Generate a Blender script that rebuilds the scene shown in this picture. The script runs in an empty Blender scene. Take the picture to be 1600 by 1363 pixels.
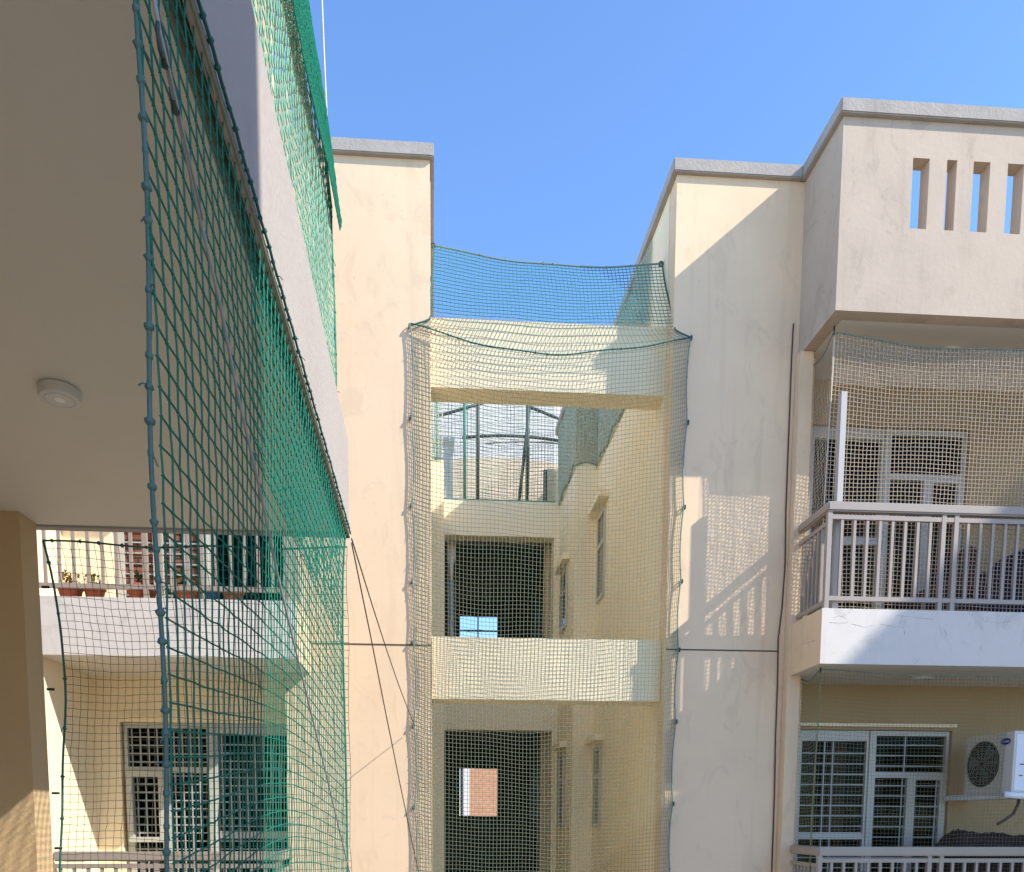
import bpy, bmesh, math, random
import numpy as np
from mathutils import Vector, Matrix
random.seed(7); rng = np.random.default_rng(11)
S = bpy.context.scene
COL = S.collection

# ------------------------------------------------------------------ camera
F, YAW, PIT, ROL, PX, PY = 1200.0, 0.0651, -0.0947, 0.0031, 753.02, 1393.96
def _rot(y, p, r):
    cy, sy, cp, sp, cr, sr = math.cos(y), math.sin(y), math.cos(p), math.sin(p), math.cos(r), math.sin(r)
    B = np.array([[1, 0, 0], [0, 0, -1], [0, 1, 0]], float)
    Ry = np.array([[cy, 0, -sy], [0, 1, 0], [sy, 0, cy]])
    Rp = np.array([[1, 0, 0], [0, cp, sp], [0, -sp, cp]])
    Rr = np.array([[cr, -sr, 0], [sr, cr, 0], [0, 0, 1]])
    return Rr @ Rp @ Ry @ B
RM = _rot(YAW, PIT, ROL)
cam = bpy.data.cameras.new('camera'); cam_o = bpy.data.objects.new('camera', cam); COL.objects.link(cam_o)
cam.sensor_fit = 'HORIZONTAL'; cam.sensor_width = 36; cam.lens = F / 1600 * 36
cam.shift_x = (800 - PX) / 1600; cam.shift_y = (PY - 681.5) / 1600
cam.clip_start = .05; cam.clip_end = 2000
M = Matrix.Identity(4)
for i in range(3):
    M[i][0] = RM[0][i]; M[i][1] = -RM[1][i]; M[i][2] = -RM[2][i]
cam_o.matrix_world = M
S.camera = cam_o

# ------------------------------------------------------------------ light
SUN = Vector((-1.95, 1.0, -1.66)).normalized()          # the way sunlight travels
w = bpy.data.worlds.new('World'); S.world = w; w.use_nodes = True
nt = w.node_tree; bg = nt.nodes['Background']
sky = nt.nodes.new('ShaderNodeTexSky'); sky.sky_type = 'NISHITA'; sky.sun_disc = False
sky.sun_elevation = math.asin(-SUN.z); sky.sun_rotation = math.atan2(-SUN.x, -SUN.y)
sky.air_density = 1.0; sky.dust_density = 0.0; sky.ozone_density = 7; sky.altitude = 800
nt.links.new(sky.outputs[0], bg.inputs[0]); bg.inputs[1].default_value = 0.15
sl = bpy.data.lights.new('sun', 'SUN'); sl.energy = 2.4; sl.angle = math.radians(.53); sl.color = (1, .93, .83)
so = bpy.data.objects.new('sun', sl); COL.objects.link(so)
so.rotation_euler = SUN.to_track_quat('-Z', 'Y').to_euler(); so.location = (12, -8, 14)
S.view_settings.view_transform = 'Standard'; S.view_settings.look = 'None'; S.view_settings.gamma = 1
S.view_settings.exposure = 1.42
S.cycles.max_bounces = 10; S.cycles.diffuse_bounces = 6; S.cycles.transparent_max_bounces = 24

# ------------------------------------------------------------------ pixel -> point on a plane of the place
def _ray(u, v): return RM.T @ np.array([(u - PX) / F, (v - PY) / F, 1.])
def onY(u, v, Y): r = _ray(u, v); r = r * (Y / r[1]); return float(r[0]), float(r[2])
def onX(u, v, X): r = _ray(u, v); r = r * (X / r[0]); return float(r[1]), float(r[2])
def p3(u, v, Y): x, z = onY(u, v, Y); return Vector((x, Y, z))

# ------------------------------------------------------------------ materials
def mat(name, col, rough=.7, spec=.3, noise=0, nscale=3, streak=0, bump=0, bscale=60, metal=0, spots=0, dark=None, patch=0):
    m = bpy.data.materials.new(name); m.use_nodes = True
    t = m.node_tree; b = t.nodes['Principled BSDF']
    b.inputs['Base Color'].default_value = (*col, 1); b.inputs['Roughness'].default_value = rough
    b.inputs['Specular IOR Level'].default_value = spec; b.inputs['Metallic'].default_value = metal
    geo = t.nodes.new('ShaderNodeNewGeometry')
    cur = None
    def mix(fac_socket, c2, amt, lo, hi):
        nonlocal cur
        ramp = t.nodes.new('ShaderNodeMapRange'); ramp.inputs['From Min'].default_value = lo; ramp.inputs['From Max'].default_value = hi
        ramp.inputs['To Max'].default_value = amt
        t.links.new(fac_socket, ramp.inputs['Value'])
        mx = t.nodes.new('ShaderNodeMix'); mx.data_type = 'RGBA'
        t.links.new(ramp.outputs[0], mx.inputs['Factor'])
        if cur is None: mx.inputs['A'].default_value = (*col, 1)
        else: t.links.new(cur, mx.inputs['A'])
        mx.inputs['B'].default_value = (*c2, 1)
        cur = mx.outputs['Result']
    def tex(scale, detail=5, stretch=None, dist=0, rgh=.6):
        n = t.nodes.new('ShaderNodeTexNoise'); n.inputs['Scale'].default_value = scale; n.inputs['Detail'].default_value = detail
        n.inputs['Distortion'].default_value = dist; n.inputs['Roughness'].default_value = rgh
        if stretch:
            mp = t.nodes.new('ShaderNodeMapping'); mp.inputs['Scale'].default_value = stretch
            t.links.new(geo.outputs['Position'], mp.inputs[0]); t.links.new(mp.outputs[0], n.inputs['Vector'])
        else: t.links.new(geo.outputs['Position'], n.inputs['Vector'])
        return n.outputs[0]
    dk = dark or tuple(c * .72 for c in col)
    if noise: mix(tex(nscale, 6), dk, noise, .42, .7)
    if noise: mix(tex(nscale * .35, 3, dist=.6), tuple(min(1, c * 1.07) for c in col), noise, .45, .7)
    if streak: mix(tex(2.2, 5, (3.5, 3.5, .22)), tuple(c * .55 for c in col), streak, .55, .78)
    if patch: mix(tex(2.6, 8, (1, 1, .55), dist=1.6, rgh=.68), tuple(c * .72 for c in col), patch, .55, .62)
    if spots: mix(tex(14, 3), tuple(c * .5 for c in col), spots, .68, .74)
    if cur is not None: t.links.new(cur, b.inputs['Base Color'])
    if bump:
        bp = t.nodes.new('ShaderNodeBump'); bp.inputs['Strength'].default_value = bump; bp.inputs['Distance'].default_value = .01
        a = t.nodes.new('ShaderNodeMath'); a.operation = 'ADD'
        t.links.new(tex(bscale, 4), a.inputs[0]); t.links.new(tex(bscale * .12, 5), a.inputs[1])
        t.links.new(a.outputs[0], bp.inputs['Height']); t.links.new(bp.outputs[0], b.inputs['Normal'])
    return m
CREAM = mat('cream_plaster', (.82, .615, .405), .85, .15, .25, 1.6, .26, .07, 40, spots=.2, patch=.28)
YELLOW = mat('yellow_plaster', (.93, .80, .555), .85, .15, .15, 1.8, .12, .06, 40)
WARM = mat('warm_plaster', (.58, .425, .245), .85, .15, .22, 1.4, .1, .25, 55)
PINK = mat('worn_pink_plaster', (.545, .445, .345), .88, .12, .35, 2.2, .25, .22, 24, patch=.45)
WHITE = mat('white_slab_paint', (.70, .645, .585), .8, .2, .2, 3, .2, .12, 40, patch=.5)
CEIL = mat('ceiling_paint', (.74, .69, .595), .85, .15, .12, 1.2, 0, .1, 70)
COPE = mat('weathered_coping', (.42, .38, .335), .9, .1, .45, 5, .35, .5, 40, spots=.3)
FASC = mat('fascia_paint', (.44, .40, .37), .85, .15, .2, 2, 0, .3, 40, patch=.12)
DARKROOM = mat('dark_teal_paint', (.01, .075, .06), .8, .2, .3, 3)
BACKW = mat('tan_plaster', (.43, .31, .165), .85, .15, .2, 1.8, .15, .06, 40)
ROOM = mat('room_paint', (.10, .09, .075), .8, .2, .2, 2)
CONC = mat('grey_concrete', (.42, .42, .42), .9, .1, .35, 4, .2, .3, 40)
FRAME = mat('upvc_frame', (.50, .49, .43), .35, .5, .08, 6)
POLEM = mat('pole_paint', (.46, .44, .41), .5, .4, .1, 8)
RAIL = mat('powder_coated_rail', (.37, .305, .25), .35, .5, .15, 5)
GRILL = mat('grille_paint', (.40, .42, .41), .45, .4, .1, 6)
STEEL = mat('galvanised_wire', (.36, .38, .39), .35, .7, .3, 30)
DSTEEL = mat('dark_steel', (.055, .085, .08), .5, .4, .3, 10)
GSTEEL = mat('green_steel', (.05, .22, .17), .5, .4, .3, 10)
def netmat(name, col, trans=.25):
    m = mat(name, col, .55, .35, .3, 40)
    return m
NETG = netmat('deep_green_twine', (.015, .28, .195))
NETL = netmat('pale_green_twine', (.33, .38, .27))
NETM = netmat('mint_twine', (.20, .46, .34))
NETT = netmat('teal_twine', (.04, .27, .27))
NETP = netmat('whitish_green_twine', (.64, .72, .62))
NETW = netmat('off_white_twine', (.80, .70, .56))
NETO = netmat('dark_olive_twine', (.07, .08, .045))
NETY = netmat('olive_twine', (.30, .29, .15))
ROPEG = netmat('dark_green_rope', (.02, .13, .105))
ROPED = netmat('grey_green_rope', (.17, .26, .22))
ROPEN = netmat('faded_teal_rope', (.10, .21, .20))
BLACK = mat('black_cable', (.02, .022, .02), .5, .4)
BROWNC = mat('brown_cable', (.09, .06, .045), .6, .3)
TERRA = mat('terracotta', (.42, .12, .06), .8, .2, .4, 12, spots=.4)
BLUEP = mat('blue_plastic', (.06, .14, .30), .4, .5)
SOIL = mat('soil', (.06, .04, .025), .95, .1, .4, 20)
LEAF = mat('leaf', (.06, .12, .02), .6, .3, .4, 12)
DRYLEAF = mat('dry_leaf', (.42, .33, .10), .7, .2, .4, 12)
ACW = mat('ac_casing', (.62, .60, .53), .45, .4, .15, 6)
ACG = mat('fan_guard_grey', (.28, .28, .25), .5, .4)
ACS = mat('ac_side_panel', (.75, .77, .80), .45, .4, .1, 6)
ACB = mat('ac_badge_blue', (.02, .035, .22), .3, .5)
ACT = mat('ac_badge_letters', (.7, .72, .75), .4, .4)
FANB = mat('fan_shadow', (.012, .013, .012), .6, .3)
NAVY = mat('navy_cloth', (.022, .022, .06), .9, .1, .5, 14, dark=(.05, .03, .05))
DUSK = mat('dark_brown_cloth', (.05, .035, .035), .9, .1, .5, 14)
CANE = mat('patterned_cushion', (.10, .05, .045), .85, .15, .8, 45, dark=(.015, .01, .01))
CURT = mat('brown_curtain', (.42, .20, .13), .9, .1, .4, 18)
CURTG = mat('green_curtain', (.01, .12, .09), .9, .1, .4, 18)
LAMPW = mat('lamp_white', (.62, .61, .57), .4, .4)
DIFFU = mat('lamp_diffuser', (.85, .84, .80), .4, .4)
PVC = mat('white_pvc', (.78, .75, .70), .4, .4, .2, 20, spots=.5)
VAULT = mat('canopy_sheet', (.62, .66, .60), .6, .3, .15, 3)
ORANGE = mat('orange_brick', (.62, .30, .16), .85, .1, .3, 3)
def add_bricks(m, c1, c2, mortar, scale):
    t = m.node_tree; b = t.nodes['Principled BSDF']
    br = t.nodes.new('ShaderNodeTexBrick'); br.inputs['Color1'].default_value = (*c1, 1); br.inputs['Color2'].default_value = (*c2, 1)
    br.inputs['Mortar'].default_value = (*mortar, 1); br.inputs['Scale'].default_value = scale; br.inputs['Mortar Size'].default_value = .03
    g = t.nodes.new('ShaderNodeNewGeometry'); sx = t.nodes.new('ShaderNodeSeparateXYZ'); cx = t.nodes.new('ShaderNodeCombineXYZ')
    t.links.new(g.outputs['Position'], sx.inputs[0]); t.links.new(sx.outputs[0], cx.inputs[0]); t.links.new(sx.outputs[2], cx.inputs[1])
    t.links.new(cx.outputs[0], br.inputs['Vector']); t.links.new(br.outputs[0], b.inputs['Base Color'])
add_bricks(ORANGE, (.58, .30, .17), (.66, .36, .22), (.48, .24, .14), 1.6)
BRICKIN = mat('red_brick', (.3, .1, .06), .9, .1, .3, 3); add_bricks(BRICKIN, (.30, .12, .07), (.20, .08, .05), (.05, .04, .035), 3.2)
FARW = mat('far_white_wall', (.72, .68, .62), .85, .1, .2, 1)
GROUND = mat('paving', (.58, .45, .30), .9, .1, .35, .8, 0, .2, 20)
NEIGH = mat('shade_block_plaster', (.62, .52, .40), .9, .1, .2, 1)
def mk_glass():
    m = bpy.data.materials.new('window_glass'); m.use_nodes = True; t = m.node_tree; t.nodes.clear()
    o = t.nodes.new('ShaderNodeOutputMaterial'); tr = t.nodes.new('ShaderNodeBsdfTransparent'); gl = t.nodes.new('ShaderNodeBsdfGlossy')
    tr.inputs[0].default_value = (.62, .70, .68, 1); gl.inputs['Roughness'].default_value = .03; gl.inputs[0].default_value = (.8, .85, .85, 1)
    fr = t.nodes.new('ShaderNodeFresnel'); fr.inputs[0].default_value = 1.12
    mx = t.nodes.new('ShaderNodeMixShader'); t.links.new(fr.outputs[0], mx.inputs[0]); t.links.new(tr.outputs[0], mx.inputs[1])
    t.links.new(gl.outputs[0], mx.inputs[2]); t.links.new(mx.outputs[0], o.inputs[0]); return m
GLASS = mk_glass()
def make_translucent(m, col, f):
    t = m.node_tree; b = t.nodes['Principled BSDF']; o = t.nodes['Material Output']
    tl = t.nodes.new('ShaderNodeBsdfTranslucent'); tl.inputs[0].default_value = (*col, 1)
    mx = t.nodes.new('ShaderNodeMixShader'); mx.inputs[0].default_value = f
    t.links.new(b.outputs[0], mx.inputs[1]); t.links.new(tl.outputs[0], mx.inputs[2]); t.links.new(mx.outputs[0], o.inputs[0])
make_translucent(VAULT, (.7, .74, .66), .6)
for _m, _c in ((NETG, (.02, .36, .26)), (NETL, (.38, .46, .34)), (NETP, (.64, .74, .64)), (NETW, (.8, .7, .56)), (NETY, (.3, .3, .16))): make_translucent(_m, _c, .3)

# ------------------------------------------------------------------ object helpers
def tag(o, label=None, cat=None, group=None, kind=None):
    if label: o['label'] = label
    if cat: o['category'] = cat
    if group: o['group'] = group
    if kind: o['kind'] = kind
    return o
def thing(name, label, cat, loc=(0, 0, 0), group=None):
    o = bpy.data.objects.new(name, None); COL.objects.link(o); o.location = loc; o.empty_display_size = .1
    return tag(o, label, cat, group)
def link(name, me, m, parent=None, label=None):
    o = bpy.data.objects.new(name, me); COL.objects.link(o)
    for mm in (m if isinstance(m, (list, tuple)) else [m]): me.materials.append(mm)
    if parent:
        o.parent = parent
        P = parent; off = Vector((0, 0, 0))
        while P: off += P.location; P = P.parent
        o.location = -off                      # geometry is written in world metres
    if label: o['label'] = label
    return o
def obj(name, bm, m, parent=None, smooth=False, label=None, bevel=0):
    if bevel:
        bmesh.ops.bevel(bm, geom=[e for e in bm.edges if e.is_manifold and e.calc_face_angle(0) > .6], offset=bevel, segments=2, affect='EDGES', clamp_overlap=True)
    me = bpy.data.meshes.new(name); bm.to_mesh(me); bm.free()
    if smooth:
        for p in me.polygons: p.use_smooth = True
    return link(name, me, m, parent, label)
def box(bm, x0, x1, y0, y1, z0, z1, mi=0):
    v = [bm.verts.new(c) for c in ((x0, y0, z0), (x1, y0, z0), (x1, y1, z0), (x0, y1, z0), (x0, y0, z1), (x1, y0, z1), (x1, y1, z1), (x0, y1, z1))]
    for f in ((0, 3, 2, 1), (4, 5, 6, 7), (0, 1, 5, 4), (1, 2, 6, 5), (2, 3, 7, 6), (3, 0, 4, 7)):
        bm.faces.new([v[i] for i in f]).material_index = mi
def B(*boxes):
    bm = bmesh.new()
    for b in boxes: box(bm, *b)
    return bm
def plate(bm, a0, a1, z0, z1, holes, d0, d1, axis='Y'):
    """a wall plate with rectangular holes; a runs along X (axis Y) or along Y (axis X); d0..d1 is the thickness"""
    A = sorted({a0, a1, *[h[0] for h in holes], *[h[1] for h in holes]}); Z = sorted({z0, z1, *[h[2] for h in holes], *[h[3] for h in holes]})
    def solid(i, j):
        if i < 0 or j < 0 or i >= len(A) - 1 or j >= len(Z) - 1: return False
        ca, cz = (A[i] + A[i + 1]) / 2, (Z[j] + Z[j + 1]) / 2
        return not any(h[0] < ca < h[1] and h[2] < cz < h[3] for h in holes)
    cache = {}
    def V(a, z, d):
        k = (a, z, d)
        if k not in cache: cache[k] = bm.verts.new((a, d, z) if axis == 'Y' else (d, a, z))
        return cache[k]
    for i in range(len(A) - 1):
        for j in range(len(Z) - 1):
            if not solid(i, j): continue
            q = [(A[i], Z[j]), (A[i + 1], Z[j]), (A[i + 1], Z[j + 1]), (A[i], Z[j + 1])]
            bm.faces.new([V(*c, d0) for c in q]); bm.faces.new([V(*c, d1) for c in q[::-1]])
            for (di, dj), (c1, c2) in (((0, -1), (q[0], q[1])), ((1, 0), (q[1], q[2])), ((0, 1), (q[2], q[3])), ((-1, 0), (q[3], q[0]))):
                if not solid(i + di, j + dj): bm.faces.new([V(*c2, d0), V(*c1, d0), V(*c1, d1), V(*c2, d1)])
    bmesh.ops.recalc_face_normals(bm, faces=bm.faces)
    return bm
def prism(bm, poly, z0, z1):
    lo = [bm.verts.new((x, y, z0)) for x, y in poly]; hi = [bm.verts.new((x, y, z1)) for x, y in poly]
    bm.faces.new(lo[::-1]); bm.faces.new(hi); n = len(poly)
    for i in range(n): bm.faces.new((lo[i], lo[(i + 1) % n], hi[(i + 1) % n], hi[i]))
    bmesh.ops.recalc_face_normals(bm, faces=bm.faces)
    return bm
def tube(bm, pts, r, n=8, caps=True):
    pts = [Vector(p) for p in pts]; rings = []
    rr = r if isinstance(r, (list, tuple)) else [r] * len(pts)
    ref = None
    for i, p in enumerate(pts):
        t = (pts[min(i + 1, len(pts) - 1)] - pts[max(i - 1, 0)]).normalized()
        if ref is None: ref = Vector((0, 0, 1)) if abs(t.z) < .9 else Vector((1, 0, 0))
        a = t.cross(ref)
        if a.length < 1e-4: a = t.cross(Vector((.3, .7, .2)))
        a.normalize(); b = a.cross(t).normalized(); ref = b
        rings.append([bm.verts.new(p + (a * math.cos(k * 2 * math.pi / n) + b * math.sin(k * 2 * math.pi / n)) * rr[i]) for k in range(n)])
    for i in range(len(rings) - 1):
        for k in range(n): bm.faces.new((rings[i][k], rings[i][(k + 1) % n], rings[i + 1][(k + 1) % n], rings[i + 1][k]))
    if caps:
        try: bm.faces.new(rings[0][::-1]); bm.faces.new(rings[-1])
        except Exception: pass
    return bm
def lathe(bm, prof, c, n=24, squash=1.0):
    rings = [[bm.verts.new((c[0] + r * math.cos(2 * math.pi * k / n), c[1] + squash * r * math.sin(2 * math.pi * k / n), c[2] + z)) for k in range(n)] for r, z in prof]
    for a, b in zip(rings, rings[1:]):
        for k in range(n): bm.faces.new((a[k], a[(k + 1) % n], b[(k + 1) % n], b[k]))
    for rg in (rings[0], rings[-1]):
        try: bm.faces.new(rg)
        except Exception: pass
    bmesh.ops.recalc_face_normals(bm, faces=bm.faces)
    return bm
def wob(t, seed, amp):
    """smooth 1-D wander"""
    r = np.random.default_rng(seed); t = np.asarray(t, float); s = 0
    for k in range(4): s = s + r.normal() / (k + 1) * np.sin(t * (1.3 + 2.1 * k + r.random()) + r.random() * 6.28)
    return amp * s
def tubes_np(lines, r, normal, name, m, parent, k=3, knots=None, kr=0):
    """many thin strands as ONE mesh; lines is a list of (n,3) arrays"""
    V, Fc = [], []; base = 0
    nrm = np.array(normal, float); nrm /= np.linalg.norm(nrm)
    for L in lines:
        n = len(L)
        t = np.gradient(L, axis=0); t /= np.linalg.norm(t, axis=1, keepdims=True) + 1e-9
        b = np.cross(t, nrm); b /= np.linalg.norm(b, axis=1, keepdims=True) + 1e-9
        a = np.cross(b, t)
        for q in range(k):
            th = 2 * math.pi * q / k + math.pi / 2
            V.append(L + r * (a * math.sin(th) + b * math.cos(th)))
        idx = base + np.arange(n)
        for q in range(k):
            q2 = (q + 1) % k
            Fc.append(np.stack([idx[:-1] + q * n, idx[1:] + q * n, idx[1:] + q2 * n, idx[:-1] + q2 * n], 1))
        base += n * k
    V = np.concatenate(V); Fc = np.concatenate(Fc)
    verts = V.tolist(); faces = Fc.tolist()
    if knots is not None and kr:
        o = np.array([[1, 0, 0], [-1, 0, 0], [0, 1, 0], [0, -1, 0], [0, 0, 1], [0, 0, -1]]) * kr
        tri = [(0, 2, 4), (2, 1, 4), (1, 3, 4), (3, 0, 4), (2, 0, 5), (1, 2, 5), (3, 1, 5), (0, 3, 5)]
        for p in knots:
            b0 = len(verts); verts.extend((np.array(p) + o).tolist()); faces.extend([[b0 + i for i in f] for f in tri])
    me = bpy.data.meshes.new(name); me.from_pydata(verts, [], faces)
    for p in me.polygons: p.use_smooth = True
    return link(name, me, m, parent)
def netting(G, r, normal, m, parent, name='netting', rk=0, jit=.002):
    """G is (rows, cols, 3): strands along every row and column"""
    G = G + rng.normal(0, jit, G.shape)
    lines = [G[i] for i in range(G.shape[0])] + [G[:, j] for j in range(G.shape[1])]
    kn = G.reshape(-1, 3) if rk else None
    return tubes_np(lines, r, normal, name, m, parent, 3, kn, rk)
def rope(pts, r, m, parent, name='border_rope', knots=0, kr=0, n=6):
    bm = bmesh.new(); pts = [Vector(p) for p in pts]
    tube(bm, pts, r, n)
    if knots:
        Ls = [0]
        for a, b in zip(pts, pts[1:]): Ls.append(Ls[-1] + (b - a).length)
        for i in range(knots):
            d = Ls[-1] * (i + .5 + .3 * (random.random() - .5)) / knots
            j = max(q for q in range(len(pts) - 1) if Ls[q] <= d + 1e-9); tt = (d - Ls[j]) / max(1e-6, Ls[j + 1] - Ls[j])
            c = pts[j].lerp(pts[j + 1], tt); dr = (pts[j + 1] - pts[j]).normalized()
            tube(bm, [c - dr * kr * .9, c - dr * kr * .4, c + dr * kr * .4, c + dr * kr * .9], [kr * .5, kr * random.uniform(.65, 1.25), kr * random.uniform(.65, 1.2), kr * .5], 6)
            if random.random() < .5:      # loose twine end
                e = Vector((random.uniform(-1, 1), random.uniform(-1, 1), random.uniform(-1, 1))).normalized()
                tube(bm, [c, c + e * kr * 1.5, c + e * kr * 2.5 + Vector((0, 0, -kr))], r * .35, 4)
    return obj(name, bm, m, parent, True)
def hook(c, d, parent, m=DSTEEL, s=.022, ring=True):
    """eye hook screwed into the wall at c, ring pointing along -d"""
    bm = bmesh.new(); c = Vector(c); d = Vector(d).normalized()
    tube(bm, [c + d * .03, c - d * .004], s * .22, 6)
    up = Vector((0, 0, 1)); ctr = c - d * s * .7
    if ring: tube(bm, [ctr + (d * math.cos(a) + up * math.sin(a)) * s * .6 for a in [i * 2 * math.pi / 10 for i in range(11)]], s * .2, 5)
    return obj('hook', bm, m, parent, True)

# ------------------------------------------------------------------ ground
GZ = -4.3
tag(obj('ground', B((-150, 150, -150, 300, GZ - .3, GZ)), GROUND), kind='structure')

# ------------------------------------------------------------------ the apartment block opposite
T, BY = 7.25, 7.58           # tower face, balcony back wall
XR = 2.188                   # right tower's inner corner
blk = thing('apartment_building', 'cream three storey apartment block with two plain towers, linking beams and open balconies', 'building', (1.2, 9, GZ))
CT, CB = 5.80, 5.69          # coping top / underside
def walls(name, bm, m, parent=blk, **k): return obj(name, bm, m, parent, **k)
tr_ = walls('tower', B((XR, 3.355, T, 10.43, GZ, CB), (3.3551, 3.52, T, 7.95, GZ, 4.21), (3.3551, 3.474, T, 7.6, 4.211, CB)), CREAM)
tl_ = walls('tower', B((-1.33, 0.0, T, 10.43, GZ, CB)), CREAM)
def coping(parent, poly): return obj('coping', prism(bmesh.new(), poly, CB, CT), COPE, parent, bevel=.008)
coping(tr_, [(XR - .045, T - .045), (3.311, T - .045), (3.311, T + .002), (3.53, T + .002), (3.53, 10.385), (XR - .045, 10.385)])
coping(tl_, [(-1.38, T - .045), (.035, T - .045), (.035, 10.43), (-1.38, 10.43)])
wr_ = walls('inner_wall', B((1.897, 3.3, 10.43, 11.95, GZ, CB)), YELLOW)
coping(wr_, [(1.852, 10.387), (3.3, 10.387), (3.3, 11.95), (1.852, 11.95)])
wl_ = walls('inner_wall', B((-1.2, .165, 10.43, 11.95, GZ, 4.62)), YELLOW)
# lining sheets of the light well (the well is painted a yellower cream than the front)
walls('well_lining', B((XR - .004, XR - .001, T + .2, 10.43, GZ, CB - .002)), YELLOW)
walls('well_lining', B((.001, .004, T + .2, 10.43, GZ, CB - .002)), YELLOW)
# beams between the towers
walls('beam', B((.004, XR - .004, 7.485, 7.74, 3.955, 4.555)), YELLOW)
walls('beam', B((.004, XR - .004, 7.37, 7.66, 1.125, 1.695)), YELLOW)
walls('beam', B((.004, XR - .004, 7.485, 7.74, -1.73, -1.15)), YELLOW)
# back wall of the well with its two openings
bw = walls('back_wall', plate(bmesh.new(), .165, 1.897, GZ, 4.64, [(.20, 1.815, 2.25, 4.145), (.19, 1.815, -1.1, 1.335), (.2, 1.815, -4.0, -1.6)], 11.70, 11.95), YELLOW)
# pilaster, joint grooves
walls('pilaster', B((3.33, 3.452, T - .10, T - .001, GZ, 4.21)), CREAM, bevel=.01)
GROOVE = mat('joint_shadow', (.10, .085, .07), .9, .1)
walls('joint_groove', B((XR + .002, 3.28, T - .004, T + .02, 1.582, 1.594)), GROOVE)
walls('joint_groove', B((-1.09, -.002, T - .004, T + .02, 1.580, 1.592)), GROOVE)

# dark landings behind the openings
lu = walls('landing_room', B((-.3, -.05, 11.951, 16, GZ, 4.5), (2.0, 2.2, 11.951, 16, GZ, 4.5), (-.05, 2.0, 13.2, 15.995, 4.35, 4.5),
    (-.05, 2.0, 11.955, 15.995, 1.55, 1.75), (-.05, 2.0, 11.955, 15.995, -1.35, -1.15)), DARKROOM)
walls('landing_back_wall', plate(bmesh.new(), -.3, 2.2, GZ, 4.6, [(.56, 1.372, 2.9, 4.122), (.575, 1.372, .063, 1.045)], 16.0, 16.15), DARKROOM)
walls('terrace_slab', B((-1.2, 3.3, 11.952, 16.3, 4.505, 4.62)), CONC)
walls('landing_column', B((1.735, 1.83, 12.05, 12.25, 1.76, 4.49), (1.70, 1.84, 12.05, 12.25, -1.14, 1.54)), WARM)
wu = walls('window', plate(bmesh.new(), .56, 1.372, 2.9, 4.122, [(.585, .935, 2.95, 3.36), (.965, 1.347, 2.95, 3.36), (.585, .935, 3.40, 3.80), (.965, 1.347, 3.40, 3.80), (.585, .935, 3.83, 4.097), (.965, 1.347, 3.83, 4.097)], 16.03, 16.07), DSTEEL)
# drain pipe seen in the upper opening
dp = thing('drain_pipe', 'white rain pipe with a flared hopper head standing inside the upper opening', 'pipe', (.30, 12.1, 1.76))
bm = bmesh.new(); tube(bm, [(.305, 12.1, 1.77), (.305, 12.1, 3.62)], .045, 12); obj('pipe', bm, CONC, dp, True)
bm = bmesh.new(); lathe(bm, [(.036, 3.60), (.038, 3.84), (.07, 3.93), (.072, 4.20), (.06, 4.21), (.055, 4.0)], (.303, 12.1, 0), 16); obj('hopper', bm, PVC, dp, True)

# windows on the side of the well, each with its sunshade
def well_window(xw, y0, y1, z0, z1, shade, nm='window'):
    fr = walls(nm, plate(bmesh.new(), y0, y1, z0, z1, [(y0 + .05, y1 - .05, z0 + .05, z0 + (z1 - z0) * .6), (y0 + .05, y1 - .05, z0 + (z1 - z0) * .66, z1 - .05)], xw - .03, xw - .005, 'X'), FRAME)
    obj('pane', B((xw - .015, xw - .006, y0 + .052, y1 - .052, z0 + .052, z1 - .052)), DARKGL, fr)
    if shade: obj('sunshade', B((xw - shade, xw - .004, y0 - .12, y1 + .1, z1 + .06, z1 + .14)), YELLOW, fr, bevel=.006)
DARKGL = mat('dark_glass', (.03, .04, .04), .08, .6)
well_window(XR, 9.86, 10.3, 2.82, 3.90, .13)
well_window(XR, 9.86, 10.3, -.10, .94, .13)
well_window(1.897, 10.95, 11.45, 2.7, 3.5, .10)
well_window(1.897, 10.95, 11.45, -.1, .95, .10)

# ------------------------------------------------------------------ balconies of the block
def slab(poly, z0, z1, side_m=CREAM):
    bm = prism(bmesh.new(), poly, z0, z1)
    for f in bm.faces:
        n = f.normal
        f.material_index = 0 if n.y < -.9 else (2 if abs(n.z) > .9 else 1)
    return walls('balcony_slab', bm, [WHITE, side_m, CEIL], bevel=0)
for z in (1.349, 1.349 - 2.94):
    slab([(3.355, 6.6), (8.5, 6.6), (8.5, BY), (3.52, BY), (3.52, T - .002), (3.355, T - .002)], z, z + .466)
for z in (1.318, 1.318 - 2.87):
    slab([(-1.11, 6.6), (-1.11, T - .002), (-1.33, T - .002), (-1.33, BY), (-5.2, BY), (-5.2, 6.6)], z, z + .462)
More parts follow.
